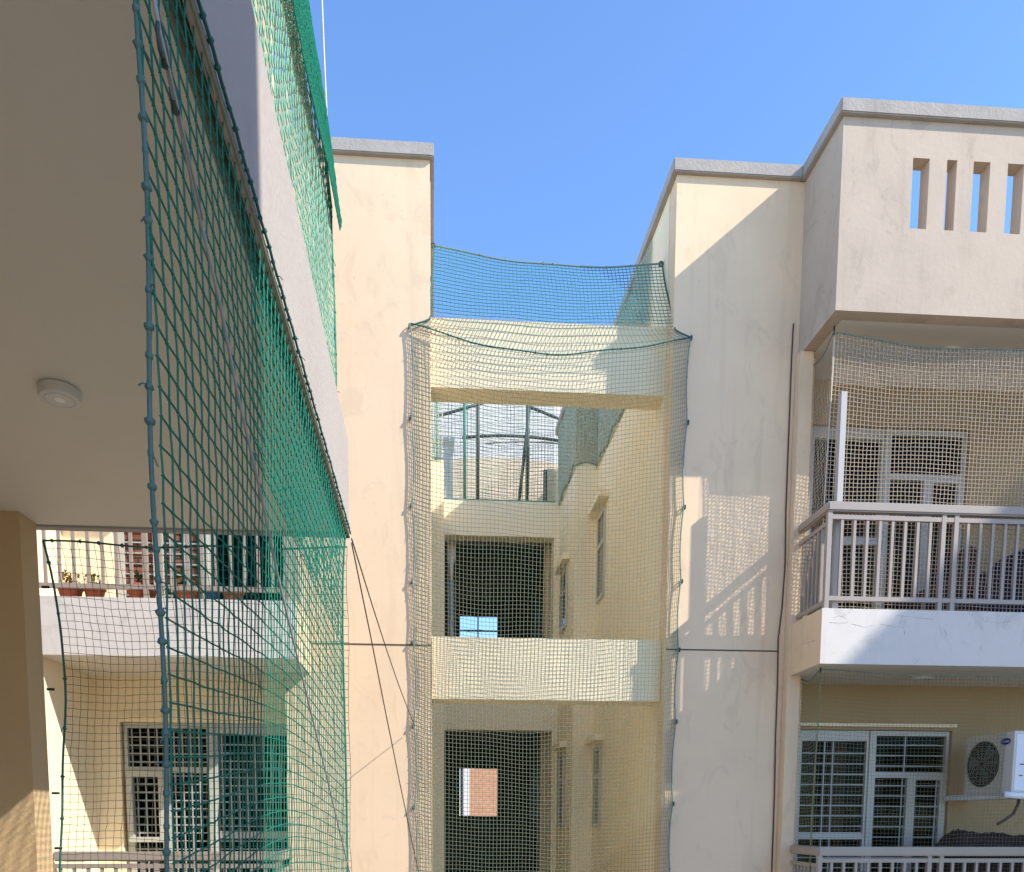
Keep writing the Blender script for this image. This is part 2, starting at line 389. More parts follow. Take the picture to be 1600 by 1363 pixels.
# roof slab and parapet with slots (right), plain mirror of it (left)
walls('roof_slab', B((3.475, 8.5, 6.722, BY, 4.215, 4.40)), CEIL)
slots = [(3.958, 4.10, 4.875, 5.413), (4.250, 4.335, 4.875, 5.413), (4.478, 4.622, 4.875, 5.413), (4.775, 4.915, 4.875, 5.413), (5.06, 5.2, 4.875, 5.413)]
pp = walls('parapet', plate(bmesh.new(), 3.356, 8.5, 4.215, CB, slots, 6.6, 6.72), PINK)
walls('parapet', B((3.356, 3.474, 6.7205, T - .002, 4.215, CB)), PINK)
obj('coping', prism(bmesh.new(), [(3.312, 6.555), (8.5, 6.555), (8.5, 6.765), (3.53, 6.765), (3.53, T), (3.312, T)], CB, CT), COPE, pp, bevel=.008)
walls('roof_slab', B((-5.2, -1.33, 6.722, BY, 4.19, 4.40)), CEIL)
pl = walls('parapet', B((-5.2, -1.11, 6.6, 6.72, 4.19, CB)), PINK)
# back walls of the balconies with the openings for the window units
Z2 = 2.9
holesR = [(3.66, 5.27, zz - 1.04, zz + .905) for zz in (0, Z2)]
walls('back_wall', plate(bmesh.new(), 3.52, 8.5, GZ, 5.2, holesR, BY, BY + .2), BACKW)
mx = lambda x: 2.345 - x
holesL = [(mx(5.27) - .02, mx(3.66), zz - 1.04, zz + .905) for zz in (0, Z2)]
walls('back_wall', plate(bmesh.new(), -5.2, -1.33, GZ, 5.2, holesL, BY, BY + .2), YELLOW)
walls('side_wall', B((-3.55, -3.19, 6.66, BY - .001, -1.06, 1.317)), YELLOW)
walls('side_wall', B((-3.75, -3.39, 6.66, BY - .001, 1.78, 4.189)), YELLOW)
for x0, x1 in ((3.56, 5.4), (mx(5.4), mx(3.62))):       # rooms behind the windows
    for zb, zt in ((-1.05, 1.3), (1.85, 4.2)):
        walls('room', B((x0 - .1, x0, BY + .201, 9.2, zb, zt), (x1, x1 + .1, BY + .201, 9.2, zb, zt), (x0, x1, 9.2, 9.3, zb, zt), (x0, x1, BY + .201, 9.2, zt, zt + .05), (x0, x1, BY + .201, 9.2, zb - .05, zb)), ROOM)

def window_unit(flip, dz, bars, grid, curtain=None, brick=False, ajar=False):
    """door leaf + transom + two casements; written for the right balcony, mirrored for the left"""
    X = (lambda a, b: (mx(b), mx(a))) if flip else (lambda a, b: (a, b))
    H = dict(door=(3.72, 4.395, -.124, .795), low=(3.72, 4.395, -.97, -.195), transom=(4.497, 5.233, .488, .853), a=(4.499, 4.843, -.97, .432), b=(4.933, 5.197, -.97, .41))
    holes = [(*X(h[0], h[1]), h[2] + dz, h[3] + dz) for h in H.values()]
    o0, o1 = X(3.665, 5.265)
    fr = walls('window', plate(bmesh.new(), o0, o1, dz - 1.035, dz + .90, holes, BY + .03, BY + .095), FRAME)
    x0, x1 = X(4.40, 4.50)
    obj('mullion', B((x0 + .02, x0 + .075, BY + .012, BY + .029, dz - 1.03, dz + .895)), FRAME, fr, bevel=.004)
    for k, h in zip(H, holes):
        obj('pane', B((h[0] + .001, h[1] - .001, BY + .07, BY + .076, h[2] + .001, h[3] - .001)), GLASS, fr)
        if k not in bars: continue
        bm = bmesh.new(); y = BY + .05
        sv = grid[0] if grid else 9; sh = grid[1] if grid else .105
        zz = h[2] + sh * .6
        while zz < h[3] - .02:
            box(bm, h[0] + .001, h[1] - .001, y - .004, y + .004, zz - .006, zz + .006); zz += sh
        xs = np.arange(h[0] + sv * .5, h[1] - .01, sv) if grid else ([h[0] + (h[1] - h[0]) * q for q in ((.36, .49) if k in ('door', 'low') else (.42,) if k == 'transom' else (.86,))])
        for x in xs: box(bm, x - .006, x + .006, y - .0095, y - .0045, h[2] + .001, h[3] - .001)
        obj('grille', bm, GRILL, fr)
    if ajar:                       # the casement nearest the corner, standing slightly open
        h = holes[4]; bm = plate(bmesh.new(), h[0] - .04, h[1] + .04, h[2] + .74, h[3] + .03, [(h[0] + .01, h[1] - .01, h[2] + .79, h[3] - .02)], BY - .03, BY + .01)
        obj('sash', bm, FRAME, fr)
    if dz == 0: obj('lintel_ledge', B((o0 - .05, o1 + .03, BY - .035, BY - .001, dz + .935, dz + .965)), YELLOW, fr)
    if curtain:
        bm = bmesh.new(); c0, c1, m = curtain
        c0, c1 = (mx(c1), mx(c0)) if flip else (c0, c1)
        N = 40; top = []; bot = []
        for i in range(N + 1):
            x = c0 + (c1 - c0) * i / N; yy = BY + .26 + .03 * math.sin(i * 1.7) + .008 * math.sin(i * 4.1)
            top.append(bm.verts.new((x, yy, dz + .86))); bot.append(bm.verts.new((x, yy, dz - 1.0)))
        for i in range(N): bm.faces.new((bot[i], bot[i + 1], top[i + 1], top[i]))
        obj('curtain', bm, m, fr, True)
    if brick:
        a, b_ = X(4.5, 5.23)
        [obj('brick_infill', B((h[0] + .002, h[1] - .002, BY + .058, BY + .069, h[2] + .002, h[3] - .002)), BRICKIN, fr) for h in holes[2:]]
    return fr
ALLB = ('door', 'low', 'transom', 'a', 'b')
window_unit(False, 0, ALLB, None, (4.12, 4.30, CURT))
window_unit(False, Z2, (), None)
window_unit(True, 0, ALLB, (.078, .078), (3.7, 4.4, CURTG), ajar=True)
window_unit(True, Z2, ('transom', 'a', 'b'), (.13, .095), (3.7, 4.4, CURTG), brick=True)

# hairline cracks and scuffs on the plaster
SCUFF = mat('crack_grime', (.42, .39, .37), .95, .1, .5, 30)
def crack(pts, Y, rad=.0022, X=None):
    rr = random.Random(int(pts[0][0] * 7 + pts[0][1])); P = []
    for (u0, v0), (u1, v1) in zip(pts, pts[1:]):
        for q in range(6):
            u = u0 + (u1 - u0) * q / 6 + rr.uniform(-.6, .6); v = v0 + (v1 - v0) * q / 6 + rr.uniform(-.7, .7)
            if X is None: x, z = onY(u, v, Y); P.append((x, Y, z))
            else: y, z = onX(u, v, X); P.append((X, y, z))
    bm = bmesh.new(); tube(bm, P, [rad * rr.uniform(.4, 1.2) for _ in P], 4); walls('hairline_crack', bm, SCUFF)
for pts in ([(1296, 972), (1312, 974), (1328, 972)], [(1302, 966), (1311, 962), (1324, 967)], [(1330, 975), (1352, 980), (1368, 976)], [(1374, 975), (1388, 978), (1412, 980), (1414, 995)], [(1400, 962), (1440, 966), (1462, 968)],
            [(1538, 971), (1560, 974), (1584, 970)], [(1476, 984), (1481, 997)], [(1512, 978), (1518, 973)], [(1430, 1038), (1438, 1026)]):
    crack(pts, 6.5998, .0016)
crack([(1242, 1018), (1252, 1008), (1264, 1004), (1275, 1001)], 0, .0022, 3.3548)

# ------------------------------------------------------------------ railings
def railing(label, xa, xb, z, corner, side_y1, loc, sign=1):
    """front run from corner x=xa to xb at Y 6.62, short side run back to side_y1"""
    t = thing('balcony_railing', label, 'railing', loc, 'balcony railings')
    lo, hi = min(xa, xb), max(xa, xb)
    yf = 6.635
    e = .03 * sign
    obj('handrail', prism(bmesh.new(), ([(xa - e, yf - .035), (xb, yf - .035), (xb, yf + .035), (xa + e, yf + .035), (xa + e, side_y1), (xa - e, side_y1)]), z + .805, z + .886), RAIL, t, bevel=.012)
    obj('top_rail', B((lo, hi, yf - .016, yf + .016, z + .745, z + .782)), RAIL, t)
    obj('bottom_rail', B((lo, hi, yf - .016, yf + .016, z + .072, z + .108)), RAIL, t)
    obj('top_rail', B((xa - .015, xa + .015, yf + .03, side_y1, z + .70, z + .735)), RAIL, t)
    obj('bottom_rail', B((xa - .015, xa + .015, yf + .03, side_y1, z + .045, z + .08)), RAIL, t)
    x = xa; n = 0
    obj('post', B((xa - .02, xa + .02, yf - .02, yf + .02, z, z + .804)), RAIL, t)
    N = int(abs(xb - xa) / .112)
    for i in range(1, N + 1):
        x = xa + sign * i * .1128
        if i % 9 in (0,) or i % 9 == 1 and i > 1:
            obj('post', B((x - .019, x + .019, yf - .019, yf + .019, z, z + .804)), RAIL, t)
        else:
            obj('baluster', B((x - .012, x + .012, yf - .011, yf + .011, z + .1085, z + .7445)), RAIL, t)
    for i in range(1, 7):
        y = yf + .03 + (side_y1 - yf - .03) * i / 7
        obj('baluster', B((xa - .0125, xa + .0125, y - .011, y + .011, z + .0805, z + .6995)), RAIL, t)
    return t
railing('pale metal railing of the upper right balcony above the white slab', 3.40, 6.0, 1.816, 0, T - .105, (3.4, 6.63, 1.816))
railing('grey metal railing at the bottom right in front of the air conditioner', 3.445, 6.2, -1.122, 0, T - .105, (3.445, 6.63, -1.12))
railing('white railing with flower pots behind it above the left white slab', -1.19, -3.9, 1.782, 0, T - .003, (-1.19, 6.63, 1.78), -1)
railing('metal railing at the bottom left under the casement window with dark panes', -1.30, -3.15, -1.166, 0, T - .003, (-1.3, 6.63, -1.09), -1)

# ------------------------------------------------------------------ the near building on the left
nb = thing('near_apartment_building', 'near cream building on the left with a wide shaded balcony ceiling', 'building', (-3, 2, GZ))
FX = -.391
walls('ceiling_slab', B((-6, -.446, -3.2, 3.84, 1.357, 1.79), (-.4455, -.412, -3.2, 3.84, 1.66, 1.789)), CEIL, nb)
walls('fascia', prism(bmesh.new(), [(-.411, -3.2), (FX, -3.2), (FX, 3.86), (FX - .01, 3.90), (-6, 3.90), (-6, 3.845), (-.411, 3.845)], 1.35, 1.795), FASC, nb, bevel=.006)
walls('end_wall', B((-6, -1.83, 3.69, 3.8395, GZ, 1.356)), WARM, nb)
walls('floor_slab', B((-6, FX, -3.2, 3.9, -1.5, -1.06)), FASC, nb)
walls('rear_wall', B((-2.6, -2.4, -3.2, 3.689, -1.059, 1.356), (-2.39, FX, -3.4, -3.2, -1.059, 1.356)), WARM, nb)
walls('upper_ceiling', B((-6, FX - .06, -3.2, 3.6, 4.2, 4.65)), CEIL, nb)
walls('upper_wall', B((-3.2, -3.0, -3.2, 3.84, 1.796, 4.199)), CREAM, nb)
walls('upper_end_wall', B((-6, -.70, 3.69, 3.84, 1.796, 4.199)), CREAM, nb)
walls('wall_pier', B((3.70, 3.94, -4.5, -.27, GZ, 5.5)), CREAM, nb)  # unseen free-standing pier, sized to cast the shade edge on the near net
# ceiling lamps: one shape, three places
def ceiling_lamp(c, r, label):
    t = thing('ceiling_lamp', label, 'ceiling light', c, 'round ceiling lamps')
    bm = bmesh.new(); lathe(bm, [(r * .96, -.001), (r, -.004), (r, -.026), (r * .95, -.033), (r * .70, -.034)], c, 40); obj('housing', bm, LAMPW, t)
    bm = bmesh.new(); lathe(bm, [(r * .68, -.0315), (r * .66, -.033), (.002, -.0345)], c, 40); obj('diffuser', bm, DIFFU, t)
    bm = bmesh.new(); tube(bm, [(c[0] + r * .70 * math.cos(a), c[1] + r * .70 * math.sin(a), c[2] - .0338) for a in np.linspace(0, 2 * math.pi, 41)], r * .018, 5, False); obj('trim_ring', bm, CONC, t, True)
ceiling_lamp((-1.178, 2.665, 1.357), .062, 'round white lamp on the wide shaded ceiling of the near balcony')
ceiling_lamp((4.66, 7.10, 4.215), .12, 'round lamp on the ceiling behind the upper off white net')
ceiling_lamp((4.60, 7.10, 1.349), .10, 'small round lamp under the white slab of the right balcony')
# white balusters of the storey above, draped in green net
ur = thing('upper_railing', 'row of pale balusters above the near fascia behind green net', 'railing', (-.43, 2, 1.795))
obj('handrail', B((-.46, -.425, -.5, 3.55, 2.50, 2.54)), RAIL, ur)
for i in range(24):
    y = 1.05 + i * .11
    obj('baluster', B((-.448, -.438, y - .005, y + .005, 1.80, 2.4995)), FRAME, ur)

# ------------------------------------------------------------------ unseen block added out of frame to cast the slanting shade on the right slab
nbk = bmesh.new()
A0 = Vector((15.49, .6)); e = Vector((.279, -.960)); nn = Vector((.960, .279))
prism(nbk, [tuple(A0 + e * -7), tuple(A0 + e * 12), tuple(A0 + e * 12 + nn * 9), tuple(A0 + e * -7 + nn * 9)], GZ, 11.54)
tag(obj('shade_casting_block', nbk, NEIGH), 'unseen tall block added to cast slanting shade on the right slab', 'building')

# ------------------------------------------------------------------ nets
def arr(f, U, V):
    return np.array([[f(u, v) for u in U] for v in V], float)
# 1. net over the gap between the towers
YN = 7.215
ancL = [4.315, 3.55, 2.80, 2.14, 1.60, .85, .10, -.60, -1.3]
ancR = [4.325, 3.60, 2.86, 2.20, 1.58, .92, .15, -.55, -1.3]
def scal(z, an, amp):
    for a, b in zip(an, an[1:]):
        if b <= z <= a: return amp * math.sin(math.pi * (a - z) / (a - b)) ** .8
    return 0
n1 = thing('bird_net', 'tall pale green net hung across the whole gap between the two towers', 'safety net', (1.1, YN, GZ + 3), 'safety nets')
top = lambda u: 4.32 - .20 * (1 - (2 * u - 1) ** 2)
xl = lambda z: -.175 + .012 * (4.3 - z) * .3; xrr = lambda z: 2.335 - .012 * (4.3 - z)
ZB = -1.25
UU = np.concatenate([np.arange(7) * .0085, np.linspace(.0595, .9405, 64), 1 - np.arange(6, -1, -1) * .0085]); cols, rows = len(UU), 150
G = np.zeros((rows, cols, 3))
for i in range(rows):
    v = i / (rows - 1)
    for j in range(cols):
        u = UU[j]
        z = top(u) + (ZB - top(u)) * v
        x0, x1 = xl(z), xrr(z); W_ = x1 - x0
        x = x0 + W_ * u + scal(z, ancL, .022) * math.exp(-u * W_ / .12) - scal(z, ancR, .022) * math.exp(-(1 - u) * W_ / .12)
        x += .006 * math.sin(z * 2.1 + u * 5) * math.sin(math.pi * u) ; z += .012 * math.sin(u * 9 + z * 1.7) + .008 * math.sin(u * 21 + 3 * z)
        y = YN - .05 * math.sin(math.pi * u) ** .7 * (1 + .4 * math.sin(z * 1.1 + 1))
        G[i, j] = (x, y, z)
netting(G, .0023, (0, -1, 0), NETL, n1, jit=.0008)
rope([tuple(p) for p in G[0, ::3]] + [tuple(G[0, -1])], .0055, ROPEG, n1, knots=26, kr=.009)
rope([tuple(p) for p in G[::2, 0]], .0065, ROPED, n1, knots=40, kr=.009)
rope([tuple(p) for p in G[::2, -1]], .0065, ROPED, n1, knots=40, kr=.009)
for a in ancL[:-1]: hook((xl(a) - .012, T - .001, a), (0, 1, 0), n1, s=.03)
for a in ancR[:-1]: hook((xrr(a) + .012, T - .001, a), (0, 1, 0), n1, s=.03)
# 2. net from the top rope between the inner walls down to the front net
n2 = thing('bird_net', 'small net against the sky closing the gap above the top beam', 'safety net', (1.1, 7.4, 4.5), 'safety nets')
cols, rows = 62, 24
G = np.zeros((rows, cols, 3))
for j in range(cols):
    u = j / (cols - 1)
    tp = np.array([.03 + u * (XR - .05), 7.60, 5.245 - .06 * u - .085 * (1 - (2 * u - 1) ** 2)])
    ex = np.array([-.0 + u * (XR + .01), 7.24, 4.39 - .03 * math.sin(math.pi * u)])
    bt = np.array([xl(4.3) + u * (xrr(4.3) - xl(4.3)), YN, top(u)])
    for i in range(rows):
        v = i / (rows - 1)
        p = tp * (1 - v / .88) + ex * (v / .88) if v < .88 else ex + (bt - ex) * ((v - .88) / .12)
        G[i, j] = p + np.array([.006 * math.sin(7 * v + 9 * u), 0, .006 * math.sin(15 * u + 4 * v)])
netting(G[:19], .0036, (0, -1, .4), NETT, n2, jit=.0010)
netting(G[18:], .0023, (0, -1, .4), NETL, n2, name='lower_netting', jit=.0008)
rope([tuple(p) for p in G[0, ::3]] + [tuple(G[0, -1])], .0075, ROPED, n2, knots=18, kr=.011)
rope([tuple(p) for p in G[:, 0]], .0075, ROPEG, n2); rope([tuple(p) for p in G[:, -1]], .0075, ROPEG, n2)
hook((XR - .002, 7.60, 5.185), (1, 0, 0), n2, s=.035); hook((.002, 7.60, 5.245), (-1, 0, 0), n2, s=.035)

# 3. near green net along the left fascia, from the near rope to the far corner
n3 = thing('bird_net', 'large green knotted net hanging along the near balcony edge', 'safety net', (FX, 2.3, GZ + 3), 'safety nets')
XN = FX - .012
rowsN, colsN = 62, 58
G = np.zeros((rowsN, colsN, 3))
for i in range(rowsN):
    v = i / (rowsN - 1); z0 = 1.352 - v * 2.45
    for j in range(colsN):
        u = j / (colsN - 1)
        yfar = 3.60 + .22 * math.exp(-v * 9) + .05 * math.sin(v * 5)
        y = 1.203 + (yfar - 1.203) * u
        z = z0 + .06 * math.sin(math.pi * u) * min(1, v * 3) - .03 * math.sin(u * 6.3 + v * 3) * v
        x = XN + .012 * math.sin(u * 5 + v * 4) * min(1, v * 4) - .02 * math.sin(math.pi * u) * v
        G[i, j] = (x, y, z)
netting(G, .0019, (1, 0, 0), NETG, n3, rk=.0034, jit=.0008)
G2 = G[:, 17:].copy(); G2[:, :, 0] -= .022; G2[:, :, 1] = np.minimum(G2[:, :, 1] + .019, 3.82); G2[:, :, 2] -= .019
netting(G2[:13], .0016, (1, 0, 0), NETG, n3, name='overlapping_netting', jit=.0012)   # the far half hangs double
rope([(XN + .004 * math.sin(z * 9), 1.203, z) for z in np.linspace(1.40, -1.2, 40)], .0036, ROPEN, n3, knots=58, kr=.0066)
rope([tuple(p) for p in G[:, -1]], .004, NETG, n3, knots=20, kr=.006)
yy = np.linspace(1.0, 3.86, 60)
rope([(FX + .006, y, 1.362 + .004 * math.sin(i * 1.9)) for i, y in enumerate(yy)], .0035, ROPEG, n3, name='lashing_cord', knots=64, kr=.0058)
rope([(FX - .003, y, 1.349) for y in yy], .0035, NETL, n3, name='lashing_cord')
hook((FX - .002, 3.86, 1.345), (-1, 0, 0), n3, BLACK, .03, False)
# steel guy wire crossing that net
gw = thing('guy_wire', 'steel wire running slantwise down the near green net from a wire clamp', 'wire', (FX + .02, 1.3, 1.3))
pts = []
for u, v in ((236, -30), (251, 60), (262, 110), (283, 205), (310, 330), (345, 480), (372, 620), (405, 760), (434, 900), (458, 1000), (500, 1170), (546, 1363), (556, 1400)):
    y, z = onX(u, v, FX + .018); pts.append((FX + .018, y, z))
bm = bmesh.new(); tube(bm, pts, .0031, 8); obj('wire', bm, STEEL, gw, True)
pts2 = [(p[0] + .004, p[1] - .008 + .006 * i, p[2] - .006) for i, p in enumerate(pts[1:5])]
bm = bmesh.new(); tube(bm, pts2, .0018, 6); obj('tail_wire', bm, STEEL, gw, True)
bm = bmesh.new()
c = Vector(pts[1])
tube(bm, [c + Vector((0, .012 * math.cos(a), .02 * math.sin(a))) for a in np.linspace(0, 6.28, 14)], .003, 6)
for k in (1, 2):
    q = Vector(pts[k]).lerp(Vector(pts[k + 1]), .5)
    tube(bm, [q + Vector((0, -.008, .012)), q + Vector((0, 0, .004)), q + Vector((0, .006, -.012))], .006, 6)
tube(bm, [(FX - .01, 1.2, 1.352), (FX - .012, 1.196, 1.22), (FX - .008, 1.205, 1.15), (FX + .002, 1.212, 1.16), (FX + .004, 1.21, 1.352)], .0035, 6)
obj('wire_clamp', bm, DSTEEL, gw, True)

# 4. front net closing the far end of the near balcony
n4 = thing('bird_net', 'fine dark green net closing the far end of the near balcony, beside the end wall', 'safety net', (-1.1, 3.86, GZ + 3), 'safety nets')
YE = 3.93
cols, rows = 39, 68
G = np.zeros((rows, cols, 3))
for i in range(rows):
    v = i / (rows - 1)
    for j in range(cols):
        u = j / (cols - 1); z = 1.315 - v * 2.5 - .012 * math.sin(math.pi * u) * (1 - v)
        xle = -1.845 + .03 * math.sin(v * 7) + .035 * min(1, v * 6)
        G[i, j] = (xle + (FX - .02 - xle) * u + .004 * math.sin(i * .4 + u * 9), YE + .01 * math.sin(u * 6 + v * 5), z + .006 * math.sin(u * 14 + v * 9))
netting(G, .0014, (0, -1, 0), NETO, n4, jit=.0012)
rope([tuple(p) for p in G[0]], .0045, ROPEG, n4, knots=14, kr=.009)
rope([tuple(p) for p in G[::2, 0]], .0055, ROPEG, n4, knots=10, kr=.010)
for z in (1.10, .62, .12, -.15): hook((-1.831, 3.93, z), (-1, 0, 0), n4, BLACK, .03, False)

# 5. net draped over the railing of the storey above
n5 = thing('bird_net', 'green net draped over the railing of the storey above the near fascia', 'safety net', (FX, 2, 1.8), 'safety nets')
rowsN, colsN = 22, 66
G = np.zeros((rowsN, colsN, 3))
for i in range(rowsN):
    v = i / (rowsN - 1)
    for j in range(colsN):
        u = j / (colsN - 1)
        y = .9 + u * 2.62; z = 1.80 + (2.555 - 1.80) * (1 - v)
        G[i, j] = (FX - .018 + .005 * math.sin(u * 23 + v * 5), y + .01 * math.sin(v * 9 + u * 30), z + .008 * math.sin(u * 18))
netting(G, .0021, (1, 0, 0), NETM, n5, jit=.0015)
rope([tuple(p) for p in G[0]], .006, NETG, n5)
rope([tuple(p) for p in G[:, -1]], .005, NETG, n5, knots=10, kr=.007)
rowsN, colsN = 34, 130                                # the doubled, bunched top of the net
G = np.zeros((rowsN, colsN, 3))
for i in range(rowsN):
    v = i / (rowsN - 1)
    for j in range(colsN):
        u = j / (colsN - 1); y = .9 + u * 2.64
        zlo = 1.99 + .195 * (y - 1.0)
        G[i, j] = (FX + .012 + .003 * math.sin(u * 17 + v * 6), y, 2.56 + (min(zlo, 2.50) - 2.56) * v)
netting(G, .0030, (1, 0, 0), NETG, n5, name='bunched_netting', jit=.0008)

# 6. off white net of the upper right balcony, 7. olive net of the lower one
def flat(f, U, V): return np.array([[f(a, b) for a in U] for b in V])
def balcony_net(label, xa, xb, zt, zb, m, r, pitch, sag, yb, doubled=0):
    t = thing('bird_net', label, 'safety net', (xa, 6.75, zb), 'safety nets')
    Y0 = 6.76
    cols = int((xb - xa) / pitch); rows = int((zt - zb) / pitch)
    G = np.zeros((rows, cols, 3))
    for i in range(rows):
        v = i / (rows - 1)
        for j in range(cols):
            u = j / (cols - 1); x = xa + (xb - xa) * u
            z = zt - (zt - zb) * v - sag * math.sin(math.pi * min(1, u * 1.0)) * (1 - v) ** 2 * 1.0
            G[i, j] = (x + .012 * math.sin(v * 5 + 1) * math.exp(-u * 6), Y0 + .02 * math.sin(u * 7 + v * 4), z + .006 * math.sin(u * 16 + v * 7))
    netting(G, r, (0, -1, 0), m, t, jit=.0012)
    rope([tuple(p) for p in G[0, ::2]], .0055, ROPED, t, knots=16, kr=.009)
    rope([tuple(p) for p in G[::2, 0]], .006, m, t)
    # short side net back to the tower
    n = max(4, int((yb - Y0) / pitch)); H = np.zeros((rows, n, 3))
    for i in range(rows):
        v = i / (rows - 1)
        for j in range(n):
            u = j / (n - 1)
            H[i, j] = (xa + (3.50 - xa) * u, Y0 + (yb - Y0) * u, zt - (zt - zb) * v - .05 * math.sin(math.pi * u) * (1 - v) + .004 * math.sin(v * 30 + u * 9))
    netting(H, min(r, .0015), (1, -1, 0), m, t, name='side_netting', jit=.0012)
    rope([tuple(p) for p in H[0]], .005, ROPED, t, knots=4, kr=.008)
    hook((xa + .005, Y0, zt + .02), (0, 0, 1), t, BLACK, .03)
    if doubled:        # dense strip added along the top edge to lower the shade on the tower
        K = flat(lambda x, z: (x, Y0 + .035 + .004 * math.sin(x * 11 + z * 9), z), np.arange(xa + .02, xb, .013), np.arange(doubled, zt - .07, .013))
        netting(K, .0026, (0, -1, 0), m, t, name='shade_netting', jit=.0008)
    return t
balcony_net('off white net stretched across the upper right balcony', 3.43, 6.2, 4.14, 1.83, NETW, .0038, .0345, .09, T - .01, doubled=3.74)
balcony_net('thin olive net across the bottom right balcony under the white slab', 3.44, 6.2, 1.33, -1.0, NETY, .0016, .0345, .04, T - .01)
# 8. net round the terrace edge at the back of the well
n8 = thing('bird_net', 'pale net round the terrace edge seen under the top beam', 'safety net', (1, 11.65, 4.6), 'safety nets')
G = flat(lambda x, z: (x, 11.90 + .02 * math.sin(z * 5 + x * 2), z + .02 * math.sin(x * 5 + z)), np.arange(.17, 1.87, .046), np.arange(4.64, 6.5, .046))
netting(G, .0050, (0, -1, 0), NETP, n8, jit=.002); rope([(p[0], 11.72, 4.652) for p in G[0]], .012, GSTEEL, n8)
G = flat(lambda y, z: (1.868 + .012 * math.sin(y * 7 + z * 3), y, z), np.arange(10.40, 11.70, .046), np.arange(4.60, 5.68, .046))
netting(G, .0085, (1, 0, 0), NETP, n8, name='side_netting', jit=.003); rope([(p[0], p[1], p[2] + .015 * math.sin(i * 2.3)) for i, p in enumerate(G[0])], .010, ROPED, n8, knots=14, kr=.016)
G = flat(lambda y, z: (2.155 + .015 * math.sin(y * 9 + z * 3), y, z), np.arange(8.0, 10.42, .046), np.arange(4.60, 5.66, .046))
netting(G, .0085, (1, 0, 0), NETP, n8, name='side_netting', jit=.003); rope([(p[0], p[1], p[2] + .02 * math.sin(i * 2.3)) for i, p in enumerate(G[0])], .010, ROPED, n8, knots=24, kr=.016)
G = flat(lambda x, z: (x, 10.405 + .02 * math.sin(z * 6), z + .05 * math.sin((x - 1.88) * 10)), np.arange(1.88, 2.17, .046), np.arange(4.60, 5.66, .046))
netting(G, .0085, (0, -1, 0), NETP, n8, name='side_netting', jit=.003); rope([tuple(p) for p in G[0]], .010, ROPED, n8)
G = flat(lambda x, z: (x, 10.415, z), np.arange(.01, .19, .046), np.arange(4.64, 5.8, .046))
netting(G, .0085, (0, -1, 0), NETP, n8, name='side_netting', jit=.003); rope([tuple(p) for p in G[0]], .010, ROPED, n8)

# ------------------------------------------------------------------ terrace canopy behind the well
cp = thing('terrace_frame', 'arched dark steel frame on posts standing on the terrace behind the well', 'frame', (1.3, 13, 4.6))
def arch(y, zc, r, x0=.15, x1=2.65, rise=.16, n=16):
    return [(x0 + (x1 - x0) * i / n, y, zc + rise * (1 - (2 * i / n - 1) ** 2) - rise) for i in range(n + 1)]
for y, zc, r, a_, b_ in ((11.80, onY(790, 681, 11.8)[1], .022, .46, 1.92), (13.4, onY(800, 690, 13.4)[1], .012, .9, 2.6)):
    bm = bmesh.new(); tube(bm, arch(y, zc, r, a_, b_, .05), r, 8); obj('arch_rib', bm, DSTEEL, cp, True)
for (u, v0, v1, r, m) in ((747, 783, 560, .026, DSTEEL), (825, 783, 560, .026, DSTEEL), (681, 700, 560, .026, GSTEEL), (726, 760, 560, .026, GSTEEL), (852, 783, 735, .03, DSTEEL)):
    x, zt = onY(u, v1, 11.78); bm = bmesh.new(); tube(bm, [(x, 11.78, 4.645), (x, 11.78, zt)], r, 10); obj('post', bm, m, cp, True)
bm = bmesh.new(); a = p3(811, 783, 11.78); b = p3(827, 640, 11.78); b2 = a + (b - a) * 1.35; tube(bm, [a, b2], .024, 8); obj('brace', bm, DSTEEL, cp, True)
bm = bmesh.new(); tube(bm, [p3(683, 651, 11.78), p3(760, 628, 11.78)], .022, 8); obj('brace', bm, DSTEEL, cp, True)
bm = bmesh.new(); tube(bm, [p3(822, 634, 11.78), p3(897, 664, 11.78)], .022, 8); obj('brace', bm, DSTEEL, cp, True)
tw = thing('terrace_wall', 'cream terrace wall with a gently arched top behind the well', 'wall', (1.2, 14.1, 4.62))
zt_ = onY(785, 715, 14.0)[1]
poly = [(-.2, 4.621)] + [(x, z) for x, _, z in arch(0, zt_, 0, -.2, 2.6, .14)] + [(2.6, 4.621)]
bm = bmesh.new(); f0 = [bm.verts.new((x, 14.0, z)) for x, z in poly]; f1 = [bm.verts.new((x, 14.15, z)) for x, z in poly]
bm.faces.new(f0); bm.faces.new(f1[::-1])
for i in range(len(poly)): bm.faces.new((f0[i], f0[(i + 1) % len(poly)], f1[(i + 1) % len(poly)], f1[i]))
bmesh.ops.recalc_face_normals(bm, faces=bm.faces); obj('wall', bm, CREAM, tw)
obj('return_wall', B((2.10, 2.28, 12.0, 13.999, 4.621, 5.80)), CREAM, tw)  # side wall added to cast the diagonal shade on the arched wall
obj('wall_pier', B((1.74, 1.88, 11.97, 12.11, 4.621, 5.23)), YELLOW, tw)
rr_ = thing('rooftop_room', 'plain white rooftop room rising behind the arched terrace wall', 'building', (.6, 16, 4.62))
obj('wall', B((-1.0, 2.56, 15.4, 16.2, 4.621, 8.6)), FARW, rr_); obj('roof_edge', B((-1.1, 2.66, 15.3, 16.3, 8.601, 8.7)), COPE, rr_)
tk = thing('storage_tank', 'small white water tank behind the left end of the well', 'tank', (.2, 11.6, 5.0))
obj('tank', B((.05, .33, 11.99, 12.3, 4.621, 5.56)), PVC, tk, bevel=.03)
obj('lid', B((.03, .35, 11.94, 12.32, 5.561, 5.62)), PVC, tk, bevel=.015)

